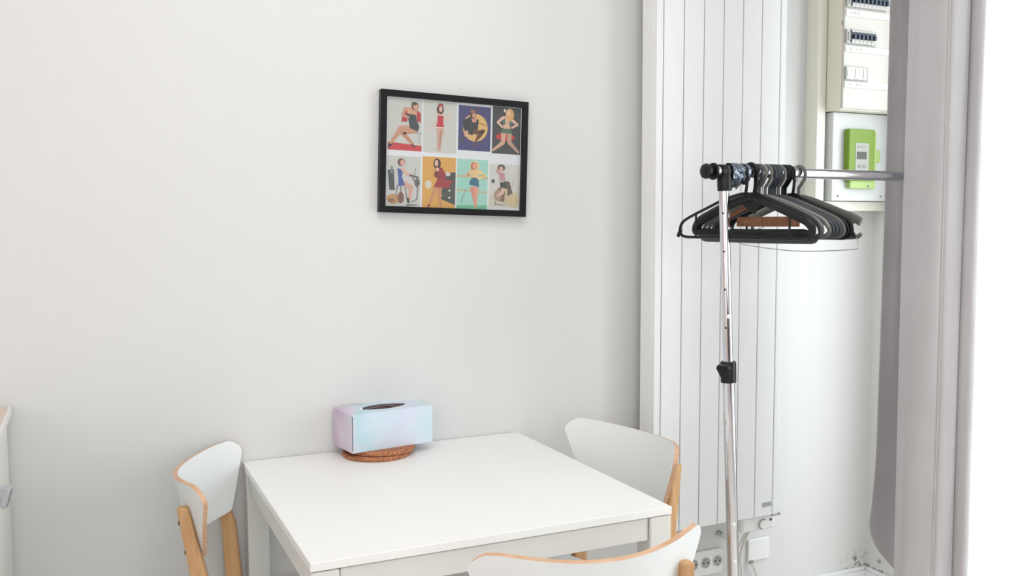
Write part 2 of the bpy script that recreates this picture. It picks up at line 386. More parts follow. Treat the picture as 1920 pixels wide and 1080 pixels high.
for x in (-.036, .010, .055):
    s = MB(); s.lathe([(.0205, 0), (.0205, .0016), (.018, .0024)], M_plastic, (x, -.0105, .002), (0, -1, 0)); s.lathe([(.0172, 0), (.0172, .0005)], M_meter_grey, (x, -.0128, .002), (0, -1, 0)); S_ = s.build('socket', so)
    s = MB()
    for dx in (-.008, .008): s.cyl((x+dx, -.0128, .002), (x+dx, -.0140, .002), .0028, M_dark, n=12)
    s.cyl((x, -.0128, .011), (x, -.018, .011), .0022, M_chrome_dull, n=12)
    s.build('contact', S_)

# ------------------------------------------------------------------ distribution board and meter
db = thing('distribution_board', 'cream electrical board with rows of dark breaker switches above the green meter', 'electrical board', (1.935, 0, 1.674))
OX, OZ = 1.935, 1.674
def D(x0, x1, y0, y1, z0, z1, m): return B(x0-OX, x1-OX, y0, y1, z0-OZ, z1-OZ, m)
D(1.8085, 2.068, -.112, -.002, 1.674, 2.40, M_casing).build('casing', db, .003)
D(1.812, 2.064, -.119, -.111, 1.678, 2.396, M_cover).build('front_cover', db, .003)
D(1.8075, 1.812, -.116, -.111, 1.935, 1.945, M_gap).build('cover_clip', db, .001)
def row(z0, z1, x0, xr, n, toggles):
    fr = D(x0, xr, -.1205, -.1185, z0, z1, M_meter_grey).build('breaker_window', db, .001)
    w = .0168; x = x0+.003
    for k in range(n):
        if x+w > xr: break
        mm = M_plastic_grey if toggles or k % 2 == 0 else M_plastic
        br = D(x+.0004, x+w-.0004, -.128, -.1203, z0+.004, z1-.003, mm).build('breaker', db, .0008)
        if toggles and k > 0:
            t = MB(); zc_ = (z0+z1)/2+.004
            t.box(x-OX+.001, x-OX+w-.001, -.1315, -.128, zc_-OZ+.001, zc_-OZ+.010, M_navy)
            t.box(x-OX+.0045, x-OX+w-.0045, -.138, -.128, zc_-OZ-.011, zc_-OZ+.003, M_navy); t.build('toggle', br)
        elif toggles:
            D(x+.005, x+w-.005, -.1305, -.128, z0+.010, z1-.010, M_meter_grey).build('button', br)
            D(x+w-.003, x+w+.001, -.131, -.128, z0+.006, z1-.004, M_navy).build('edge_mark', br)
        else: D(x+.004, x+w-.004, -.1295, -.128, z0+.012, z1-.010, M_plastic).build('button', br)
        x += w
    return fr
row(1.984, 2.032, 1.812, 1.985, 10, True)
row(1.873, 1.921, 1.813, 1.944, 7, True)
row(1.763, 1.808, 1.814, 1.914, 5, False)
for z in (1.960, 1.851, 1.742):
    s_ = D(1.816, 2.06, -.1225, -.1185, z, z+.020, M_cover_l).build('label_strip', db, .0015)
    rng = random.Random(int(z*1000)); x = 1.834
    mk = MB()
    for k in range(4):
        if rng.random() < .8: mk.box(x-OX, x-OX+.006, -.1229, -.1224, z-OZ+.007, z-OZ+.014, M_meter_grey)
        x += .014
    m_ = mk.build('faint_marking', s_); m_['kind'] = 'stuff'
for z in (1.905-.0, 2.01): pass
mt = thing('electricity_meter', 'lime green electricity meter with a small dark screen on a white backboard', 'meter', (1.924, 0, 1.445))
def E_(x0, x1, y0, y1, z0, z1, m): return B(x0-1.924, x1-1.924, y0, y1, z0-1.445, z1-1.445, m)
E_(1.820, 2.068, -.073, -.002, 1.393, 1.672, M_board).build('backboard', mt, .003)
E_(1.880, 1.990, -.090, -.072, 1.432, 1.474, M_green_l).build('terminal_cover', mt, .003)
E_(1.866, 1.978, -.096, -.0725, 1.456, 1.620, M_green).build('body', mt, .004)
E_(1.979, 1.992, -.088, -.0725, 1.452, 1.612, M_green_l).build('side_rim', mt, .003)
E_(1.992, 2.014, -.084, -.0725, 1.518, 1.556, M_green_l).build('side_lug', mt, .003)
lp = E_(1.893, 1.950, -.0972, -.0958, 1.478, 1.576, M_meter_grey).build('label_panel', mt, .0004)
E_(1.900, 1.939, -.0986, -.0971, 1.525, 1.548, M_screen).build('screen', lp)
for x in (1.904, 1.924): E_(x, x+.014, -.0984, -.0971, 1.497, 1.508, M_gap).build('button', lp, .001)
for k, x in enumerate((1.899, 1.912, 1.925)): E_(x, x+.009, -.0974, -.0971, 1.560, 1.566, M_gap).build('print_mark', lp)
for x, z in ((1.846, 1.408), (2.03, 1.408), (1.957, 1.440)):
    s_ = MB(); s_.lathe([(.0035, 0), (.0035, .002), (.002, .003)], M_gap, (x-1.924, -.073 if x != 1.957 else -.090, z-1.445), (0, -1, 0), n=12); s_.build('screw', mt)

# ------------------------------------------------------------------ dining table
tb = thing('dining_table', 'small square white dining table pushed against the back wall', 'table', (.375, -.377, 0))
TW = .3745
B(-TW, TW, -TW, TW, .7235, .74, M_table).build('tabletop', tb, .0015)
for sx in (-1, 1):
    for sy in (-1, 1):
        x0, x1 = sorted((sx*(TW-.001), sx*(TW-.052))); y0, y1 = sorted((sy*(TW-.001), sy*(TW-.052)))
        B(x0, x1, y0, y1, 0, .7215, M_table_leg).build('leg', tb, .003)
a_, t_ = TW-.054, TW-.006
for nm, bx in (('apron', (-a_, a_, -t_, -t_+.018)), ('apron', (-a_, a_, t_-.018, t_)), ('apron', (-t_, -t_+.018, -a_, a_)), ('apron', (t_-.018, t_, -a_, a_))):
    B(bx[0], bx[1], bx[2], bx[3], .674, .7205, M_table_leg).build(nm, tb, .002)
# ------------------------------------------------------------------ chairs
def chair(name, label, x, y, a, proto=None):
    t = thing(name, label, 'chair', (x, y, 0), a, 'dining chairs around the table')
    if proto:
        for ch in proto.children:
            c = ch.copy(); COL.objects.link(c); c.parent = t
            for g in ch.children:
                d = g.copy(); COL.objects.link(d); d.parent = c
        return t
    # backrest: one curved, tapering plywood shell
    ZT, H, K = .806, .168, 2.05
    NX, NZ = 44, 28
    def hw(v):      # half width at height v (0 bottom .. 1 top)
        base = .150+(.2135-.150)*min(1, v/.80)**.85
        if v > .80: base = .2135-.022*((v-.80)/.20)**2.6
        return base
    def top(s): return ZT-.016*(1-min(1, abs(s))**2)
    outer = []; inner = []
    TH = .010
    for j in range(NZ+1):
        v = j/NZ
        for i in range(NX+1):
            s = -1+2*i/NX
            r = hw(v)*s
            edge = abs(s)**10
            zt = top(s)-.006*edge; zb = ZT-H+.004*edge
            z = zb+(zt-zb)*v
            yy = -.094+K*r*r+.23*(ZT-z)
            n = Vector((-2*K*r, 1, .23)).normalized()
            p = Vector((r, yy, z))
            inner.append(p); outer.append(p-n*TH)
    W = NX+1; N = len(inner)
    mb = MB()
    fi = [(j*W+i, j*W+i+1, (j+1)*W+i+1, (j+1)*W+i) for j in range(NZ) for i in range(NX)]
    mb.add(inner, fi, M_chair_white, True)
    mb.add(outer, [tuple(reversed(q)) for q in fi], M_chair_white, True)
    per = [i for i in range(W)]+[j*W+NX for j in range(1, NZ+1)]+[NZ*W+i for i in range(NX-1, -1, -1)]+[j*W for j in range(NZ-1, 0, -1)]
    pi_ = [inner[k] for k in per]; po = [outer[k] for k in per]; P = len(per)
    eb = MB(); eb.add(pi_+po, [(k, (k+1) % P, P+(k+1) % P, P+k) for k in range(P)], M_ply, False)
    bk = mb.build('backrest', t); e = eb.build('plywood_edge', bk); e['label'] = 'bare birch plywood edge'
    # seat
    sb = MB(); out = []
    for k in range(64):
        th = 2*PI*k/64; c, s = math.cos(th), math.sin(th)
        px = .188*math.copysign(abs(c)**.45, c); py = .183*math.copysign(abs(s)**.45, s)
        px *= 1+.04*(py/.19)
        out.append((px, py*.97+.212))
    def dish(x, y): return -.006*(1-(x/.2)**2)*(1-((y-.212)/.2)**2)
    rings = []
    for q in (0, .35, .65, .88, 1.0): rings.append([(x*q, .212+(y-.212)*q) for x, y in out])
    for zz, mrev in ((.452, False), (.440, True)):
        vs = []; 
        for ring in rings[1:]: vs += [Vector((x, y, zz+dish(x, y))) for x, y in ring]
        vs.append(Vector((0, .212, zz+dish(0, .212)))); cI = len(vs)-1
        fs = [(cI, k, (k+1) % 64) for k in range(64)]
        for r in range(3): fs += [(r*64+k, (r+1)*64+k, (r+1)*64+(k+1) % 64, r*64+(k+1) % 64) for k in range(64)]
        sb.add(vs, [tuple(reversed(q)) for q in fs] if mrev else fs, M_chair_white, True)
    st = sb.build('seat', t)
    eb = MB(); eb.add([(x, y, .452+dish(x, y)) for x, y in out]+[(x, y, .440+dish(x, y)) for x, y in out], [(k, (k+1) % 64, 64+(k+1) % 64, 64+k) for k in range(64)], M_ply)
    eb.build('plywood_edge', st)
    # rear posts run from the floor up the outside of the shell, front legs, side rails
    def leg(pts, w, tk, nm='leg'):
        mb = MB(); vs = []
        for (px, py, pz), ww in zip(pts, w):
            vs += [(px-tk/2, py-ww/2, pz), (px+tk/2, py-ww/2, pz), (px+tk/2, py+ww/2, pz), (px-tk/2, py+ww/2, pz)]
        n = len(pts); fs = [(0, 3, 2, 1), tuple(4*(n-1)+q for q in range(4))]
        for k in range(n-1): fs += [(4*k+q, 4*k+(q+1) % 4, 4*k+4+(q+1) % 4, 4*k+4+q) for q in range(4)]
        mb.add(vs, fs, M_birch); return mb.build(nm, t, .004)
    for s in (-1, 1):
        lg = leg([(s*.198, -.105, 0), (s*.190, -.060, .20), (s*.182, -.022, .38), (s*.179, -.012, .46), (s*.170, -.0195, .60), (s*.157, -.0520, .748)], [.026, .032, .038, .038, .032, .023], .024, 'rear_leg')
        for z, yy in ((.715, -.0570), (.655, -.0450)):
            cp = MB(); cp.cyl((s*(.158 if z > .7 else .164), yy, z), (s*(.158 if z > .7 else .164), yy-.004, z-.0005), .0052, M_dark, n=14); cp.build('screw_cap', lg)
        leg([(s*.190, .362, 0), (s*.178, .332, .436)], [.024, .036], .024, 'front_leg')
        rl = MB(); rl.box(s*.148-.009, s*.148+.009, .060, .318, .405, .438, M_birch); rl.build('side_rail', t, .003)
    rl = MB(); rl.box(-.164, .164, .322, .340, .400, .438, M_birch); rl.build('front_rail', t, .003)
    rl = MB(); rl.box(-.148, .148, .060, .078, .405, .436, M_birch); rl.build('rear_rail', t, .003)
    return t
cF = chair('dining_chair', 'white chair with curved birch edged back nearest the camera, back turned to us', .427, -.975, -.056)
cL = chair('dining_chair', 'white and birch chair at the left end of the table, turned outwards', -.073, -.213, -1.875, cF)
cR = chair('dining_chair', 'white and birch chair at the right side of the table, before the radiator', .862, -.351, 1.705, cF)

# ------------------------------------------------------------------ cork trivets and tissue box
for k, (cx, cy, z) in enumerate(((.322, -.070, .7402), (.334, -.066, .7512))):
    mb = MB(); mb.lathe([(.084, 0), (.0865, .002), (.087, .0055), (.0865, .0085), (.084, .0105)], M_cork, (0, 0, 0), n=48)
    tag(mb.build('cork_trivet', loc=(cx, cy, z)), ('round brown cork mat lying directly on the white table', 'upper round cork mat directly under the tissue box')[k], 'trivet')
tx = thing('tissue_box', 'pastel blue and lilac cardboard tissue box standing on cork mats', 'tissue box', (.243, -.1275, .7620), math.radians(9))
L_, W_, H_ = .2235, .112, .0955
mb = MB()
mb.add([(0, 0, 0), (L_, 0, 0), (L_, W_, 0), (0, W_, 0), (0, 0, H_), (L_, 0, H_), (L_, W_, H_), (0, W_, H_)], [(0, 3, 2, 1), (0, 1, 5, 4), (1, 2, 6, 5), (2, 3, 7, 6), (3, 0, 4, 7)], M_water)
n = 40; ov = []; rc = []
for k in range(n):
    th = 2*PI*k/n; ov.append((L_/2+L_/2*0+.062*math.cos(th), W_/2+.030*math.sin(th)*(1-.25*abs(math.cos(th))), H_))
    c, s = math.cos(th), math.sin(th); q = min((L_/2)/max(abs(c), 1e-6), (W_/2)/max(abs(s), 1e-6)); rc.append((L_/2+c*q, W_/2+s*q, H_))
mb.add(ov+rc, [(k, (k+1) % n, n+(k+1) % n, n+k) for k in range(n)], M_water)
for kx, ky in ((0, 0), (L_, 0), (L_, W_), (0, W_)):
    th = math.atan2(ky-W_/2, kx-L_/2) % (2*PI); k = int(th/(2*PI/n)); mb.add([rc[k], (kx, ky, H_), rc[(k+1) % n]], [(0, 1, 2)], M_water)
mb.build('carton', tx)
mb = MB(); low = [(x, y, H_-.03) for x, y, z in ov]
mb.add(ov+low, [(k, n+k, n+(k+1) % n, (k+1) % n) for k in range(n)]+[tuple(n+k for k in range(n))], mat('slot_liner', (118, 104, 106), .5))
mb.build('slot', tx)
mb = MB(); ft = []
for k in range(17):
    u = -1+2*k/16; ft.append((L_/2+.046*u-.010, W_/2-.004+.004*math.sin(u*5), H_-.003+.006*(1-u*u)))
fb = [(x, y+.017*(1-((k-8)/8)**2), z-.005) for k, (x, y, z) in enumerate(ft)]
mb.add(ft+fb, [(k, k+1, 17+k+1, 17+k) for k in range(16)], mat('clear_film', (176, 168, 170), .25), True); fl = mb.build('plastic_film', tx)
so_ = fl.modifiers.new('thick', 'SOLIDIFY'); so_.thickness = .0006
B(.0003, .0022, -.0006, .002, .004, H_-.004, mat('dark_card_seam', (70, 86, 100), .7)).build('seam', tx)
B(.043, .050, W_/2-.010, W_/2-.004, H_-.002, H_+.005, M_plastic).build('tissue_tip', tx, .001)

# ------------------------------------------------------------------ framed poster
TILT = math.radians(1.7)
pf = thing('picture_frame', 'black framed poster of eight pin-up picture cards on the back wall', 'picture', (.564, -.001, 1.504), rot=(0, TILT, 0))
FW, FH, FB = .2085, .1565, .0165
for nm, bx in (('frame_bar', (-FW, FW, FH-FB, FH)), ('frame_bar', (-FW, FW, -FH, -FH+FB)), ('frame_bar', (-FW, -FW+FB, -FH+FB, FH-FB)), ('frame_bar', (FW-FB, FW, -FH+FB, FH-FB))):
    B(bx[0], bx[1], -.020, 0, bx[2], bx[3], M_blackframe).build(nm, pf, .0012)
B(-FW+FB-.001, FW-FB+.001, -.010, -.004, -FH+FB-.001, FH-FB+.001, M_paper).build('poster_sheet', pf)
SK = (222, 178, 152); SK2 = (200, 140, 112)
def card(x0, x1, z0, z1, bgc, shapes):
    mb = MB(); cnt = [0]
    w, h = x1-x0, z1-z0
    def poly(pts, col):
        y = -.0106-.00004*cnt[0]; cnt[0] += 1
        P = []
        for px, pz in pts: P.append((x0+w*min(1, max(0, px)), y, z0+h*min(1, max(0, pz))))
        if len(P) > 2: mb.add(P, [tuple(range(len(P)))], flat_mat(col))
    mb.box(x0, x1, -.0104, -.0099, z0, z1, flat_mat(bgc))
    ar = h/w
    for s in shapes:
        if s[0] == 'e':
            _, cx, cz, rx, rz, col = s[:6]; rot = math.radians(s[6]) if len(s) > 6 else 0
            poly([(cx+(rx*math.cos(a)*math.cos(rot)-rz*math.sin(a)*math.sin(rot)), cz+(rx*math.cos(a)*math.sin(rot)+rz*math.sin(a)*math.cos(rot))/ar*1.0) for a in [2*PI*k/18 for k in range(18)]], col)
        elif s[0] == 'l':
            _, pts, ws, col = s
            for (a, wa), (b, wb) in zip(zip(pts, ws), zip(pts[1:], ws[1:])):
                dx, dz = b[0]-a[0], (b[1]-a[1])*ar; L = math.hypot(dx, dz) or 1; nx, nz = -dz/L, dx/L/ar
                poly([(a[0]+nx*wa, a[1]+nz*wa), (b[0]+nx*wb, b[1]+nz*wb), (b[0]-nx*wb, b[1]-nz*wb), (a[0]-nx*wa, a[1]-nz*wa)], col)
                cnt[0] -= 1
            cnt[0] += 1
            for (a, wa) in zip(pts[1:-1], ws[1:-1]): poly([(a[0]+wa*math.cos(q*PI/5), a[1]+wa*math.sin(q*PI/5)/ar) for q in range(10)], col); cnt[0] -= 1
            cnt[0] += 1
        elif s[0] == 'p': poly(s[1], s[2])
    c_ = mb.build('print_card', pf); return c_
def Cc(x0, x1, z0, z1):     # measured on the wall; undo the tilt
    cx, cz = (x0+x1)/2-.564, (z0+z1)/2-1.504; c, s = math.cos(TILT), math.sin(TILT)
    lx, lz = cx*c-cz*s, cx*s+cz*c
    return lx-(x1-x0)/2, lx+(x1-x0)/2, lz-(z1-z0)/2, lz+(z1-z0)/2
RED = (190, 62, 68)
card(*Cc(.380, .4715, 1.5130, 1.6455), (206, 206, 200), [
    ('p', [(0, 0), (1, 0), (1, .11), (0, .15)], (205, 66, 72)),
    ('l', [(.92, .34), (.92, .14)], [.012, .012], (160, 168, 160)), ('p', [(.86, .36), (1, .36), (1, .33), (.86, .33)], (170, 176, 168)),
    ('l', [(.86, .42), (.40, .36), (.75, .12)], [.10, .075, .035], SK2), ('l', [(.84, .42), (.38, .42), (.06, .10)], [.11, .085, .035], (206, 152, 124)),
    ('l', [(.05, .12), (.02, .05), (.14, .12)], [.03, .025, .02], (90, 70, 66)), ('l', [(.72, .13), (.80, .06)], [.03, .02], (90, 70, 66)),
    ('p', [(.38, .55), (.44, .80), (.56, .84), (.56, .56)], RED), ('p', [(.84, .80), (.96, .74), (.96, .56), (.84, .58)], RED),
    ('p', [(.52, .84), (.86, .84), (.82, .62), (.60, .60)], (214, 160, 136)),
    ('p', [(.50, .72), (.82, .70), (.84, .60), (.92, .48), (.88, .38), (.64, .44), (.60, .58)], (66, 72, 76)),
    ('l', [(.50, .82), (.42, .68), (.62, .64)], [.05, .04, .03], (208, 154, 128)), ('e', .78, .87, .11, .12, (96, 74, 62)), ('e', .80, .86, .075, .09, (216, 160, 140)), ('e', .76, .92, .08, .05, (92, 72, 60))])
card(*Cc(.4755, .5675, 1.5095, 1.6440), (208, 207, 201), [
    ('l', [(.40, .62), (.27, .50), (.18, .44)], [.03, .025, .03], (226, 190, 182)), ('l', [(.60, .72), (.74, .66), (.80, .74)], [.03, .03, .03], (228, 204, 178)),
    ('l', [(.46, .48), (.46, .30), (.44, .04)], [.07, .05, .022], (214, 172, 156)), ('l', [(.56, .48), (.52, .30), (.50, .03)], [.07, .05, .022], (206, 160, 142)),
    ('l', [(.515, .42), (.50, .12)], [.008, .008], (150, 96, 90)), ('p', [(.38, .48), (.62, .48), (.60, .51), (.40, .51)], (238, 220, 212)),
    ('p', [(.38, .50), (.62, .50), (.59, .62), (.60, .72), (.42, .72), (.42, .60)], (198, 50, 64)), ('e', .49, .75, .10, .05, (226, 184, 168)),
    ('e', .50, .84, .11, .13, (86, 52, 50)), ('e', .51, .85, .055, .085, (224, 180, 166)), ('e', .51, .93, .08, .04, (190, 60, 66))])
card(*Cc(.5735, .6665, 1.5180, 1.6360), (70, 70, 118), [
    ('e', .52, .52, .39, .40, (226, 184, 112)), ('l', [(.62, .98), (.20, .28)], [.016, .016], (108, 62, 56)), ('l', [(.16, .26), (.06, .18)], [.05, .07], (72, 72, 84)),
    ('p', [(.14, .66), (.40, .78), (.62, .70), (.60, .48), (.42, .34), (.22, .40), (.14, .50)], (48, 52, 56)),
    ('l', [(.28, .44), (.22, .34), (.32, .30)], [.04, .04, .03], (220, 172, 146)), ('l', [(.46, .44), (.66, .42), (.48, .10)], [.07, .05, .02], (124, 72, 66)),
    ('l', [(.50, .40), (.78, .46), (.62, .28)], [.05, .05, .03], (104, 64, 60)), ('e', .48, .70, .08, .09, (206, 150, 122)),
    ('e', .44, .80, .10, .10, (98, 58, 46)), ('e', .47, .80, .055, .08, (214, 164, 138)), ('l', [(.36, .90), (.50, .86)], [.05, .05], (150, 110, 88)), ('l', [(.62, .64), (.86, .58)], [.012, .012], (170, 92, 60))])
card(*Cc(.6720, .7560, 1.5120, 1.6385), (70, 72, 72), [
    ('e', .46, .36, .34, .12, (204, 62, 60)), ('l', [(.40, .46), (.38, .24), (.02, .06)], [.09, .07, .035], (216, 172, 150)), ('l', [(.60, .46), (.60, .26), (.95, .04)], [.09, .07, .035], (196, 158, 138)),
    ('p', [(.34, .56), (.66, .56), (.68, .44), (.32, .44)], (84, 116, 92)), ('p', [(.38, .80), (.62, .80), (.62, .54), (.38, .54)], (226, 184, 156)),
    ('p', [(.36, .76), (.44, .76), (.46, .62), (.36, .64)], (88, 120, 112)), ('p', [(.60, .76), (.68, .72), (.68, .62), (.58, .62)], (88, 120, 112)),
    ('l', [(.38, .78), (.18, .66), (.36, .56)], [.05, .04, .03], (232, 190, 172)), ('l', [(.66, .74), (.88, .64), (.66, .56)], [.05, .04, .03], (232, 190, 172)),
    ('e', .60, .84, .15, .20, (226, 170, 110)), ('e', .55, .88, .075, .10, (236, 190, 160)), ('e', .42, .92, .04, .05, (230, 226, 216))])
card(*Cc(.3745, .4660, 1.3645, 1.4985), (207, 206, 202), [
    ('p', [(.02, .72), (.20, .74), (.24, .34), (.08, .34)], (78, 84, 80)), ('l', [(.14, .80), (.14, .66)], [.03, .04], (128, 142, 128)),
    ('e', .20, .17, .20, .14, (196, 148, 104)), ('e', .42, .20, .10, .16, (140, 96, 82)), ('e', .14, .14, .10, .06, (150, 108, 84)),
    ('l', [(.32, .44), (.27, .22)], [.014, .010], (82, 84, 92)), ('l', [(.42, .42), (.42, .12)], [.014, .010], (82, 84, 92)), ('l', [(.54, .42), (.62, .10)], [.014, .010], (82, 84, 92)),
    ('l', [(.50, .48), (.72, .40), (.66, .10)], [.09, .07, .03], (216, 168, 152)), ('l', [(.74, .62), (.92, .40), (.90, .18), (.74, .12)], [.012, .012, .012, .012], (90, 92, 96)),
    ('e', .90, .50, .08, .12, (106, 106, 104)), ('p', [(.30, .76), (.48, .74), (.44, .60), (.54, .44), (.34, .42), (.34, .58)], (74, 96, 160)),
    ('l', [(.44, .76), (.58, .66), (.76, .62)], [.055, .04, .03], (224, 178, 160)), ('l', [(.66, .64), (.94, .60)], [.026, .02], (92, 90, 92)), ('l', [(.80, .62), (.86, .80)], [.008, .006], (120, 120, 120)),
    ('l', [(.58, .06), (.90, .07)], [.016, .01], (96, 94, 92)), ('l', [(.62, .20), (.66, .10)], [.03, .025], (70, 66, 70)),
    ('e', .42, .88, .11, .11, (116, 82, 64)), ('e', .45, .87, .07, .09, (222, 172, 154))])
card(*Cc(.4710, .5640, 1.3630, 1.4985), (222, 166, 84), [
    ('p', [(.62, .70), (1, .72), (1, .08), (.52, .20)], (74, 78, 72)), ('e', .82, .36, .03, .03, (222, 222, 214)), ('e', .82, .22, .03, .03, (222, 222, 214)), ('e', .58, .26, .02, .02, (222, 222, 214)),
    ('e', .18, .46, .10, .12, (216, 210, 190)), ('e', .76, .68, .08, .06, (214, 210, 204)),
    ('l', [(.44, .44), (.32, .26), (.20, .04)], [.07, .05, .025], (204, 150, 104)), ('l', [(.54, .44), (.52, .26), (.56, .04)], [.07, .05, .025], (200, 142, 104)),
    ('l', [(.22, .08), (.18, .03)], [.035, .03], (150, 62, 54)), ('p', [(.34, .42), (.78, .40), (.92, .56), (.62, .58), (.46, .58), (.40, .50)], (164, 54, 62)),
    ('p', [(.40, .80), (.58, .80), (.72, .64), (.60, .56), (.46, .56), (.36, .66)], (158, 50, 60)), ('l', [(.44, .76), (.38, .64), (.52, .62)], [.05, .04, .03], (118, 60, 52)),
    ('e', .43, .87, .11, .15, (74, 48, 44)), ('e', .41, .88, .055, .09, (226, 182, 160)), ('e', .44, .76, .05, .06, (222, 176, 152))])
card(*Cc(.5680, .6570, 1.3605, 1.4950), (164, 214, 200), [
    ('p', [(0, 0), (1, 0), (1, .10), (0, .08)], (120, 192, 152)), ('p', [(0, .68), (1, .66), (1, .62), (0, .645)], (206, 178, 136)), ('p', [(0, .40), (1, .37), (1, .34), (0, .365)], (204, 184, 146)),
    ('l', [(.30, .42), (.14, .14)], [.008, .008], (110, 124, 116)), ('l', [(.30, .56), (.46, .70), (.48, .66)], [.03, .03, .03], (164, 214, 200)),
    ('l', [(.50, .46), (.56, .26), (.62, .03)], [.08, .055, .022], (222, 146, 122)), ('l', [(.62, .46), (.62, .26), (.62, .03)], [.08, .055, .022], (230, 160, 134)),
    ('p', [(.40, .50), (.72, .46), (.70, .60), (.62, .66), (.50, .64), (.42, .58)], (64, 110, 138)), ('p', [(.46, .64), (.70, .64), (.72, .80), (.44, .80)], (232, 196, 138)),
    ('l', [(.46, .78), (.30, .68), (.46, .66)], [.05, .045, .03], (228, 188, 144)), ('l', [(.70, .78), (.90, .68), (.66, .62)], [.05, .045, .03], (236, 210, 150)),
    ('e', .56, .88, .15, .14, (238, 214, 150)), ('e', .54, .87, .11, .12, (166, 112, 76)), ('e', .56, .87, .075, .10, (232, 160, 138))])
card(*Cc(.6620, .7530, 1.3675, 1.4835), (216, 212, 206), [
    ('p', [(0, 0), (1, 0), (1, .38), (.6, .34), (0, .26)], (210, 204, 188)), ('e', .12, .60, .06, .06, (92, 100, 104)), ('l', [(.82, .72), (.74, .48)], [.012, .012], (190, 180, 166)),
    ('p', [(.50, .62), (.66, .60), (.80, .26), (.50, .28)], (108, 92, 82)), ('p', [(.28, .44), (.52, .50), (.50, .12), (.20, .16)], (138, 108, 92)), ('e', .28, .28, .13, .16, (176, 148, 128)),
    ('l', [(.22, .14), (.20, .06), (.48, .06)], [.014, .012, .012], (124, 100, 82)), ('l', [(.48, .46), (.42, .34), (.26, .26)], [.07, .06, .03], (224, 186, 166)),
    ('l', [(.56, .44), (.54, .06)], [.045, .03], (206, 184, 152)), ('e', .78, .17, .19, .20, (214, 190, 152)), ('p', [(.34, .58), (.56, .60), (.56, .44), (.36, .46)], (72, 84, 74)),
    ('p', [(.30, .80), (.48, .80), (.52, .62), (.34, .62)], (204, 152, 156)), ('l', [(.30, .78), (.24, .84), (.32, .94)], [.035, .03, .03], (206, 150, 146)),
    ('e', .38, .92, .12, .10, (90, 84, 72)), ('e', .37, .89, .07, .08, (222, 174, 156))])
B(-FW+FB+.0002, FW-FB-.0002, -.0165, -.0150, -FH+FB+.0002, FH-FB-.0002, M_glass).build('glass_sheet', pf)

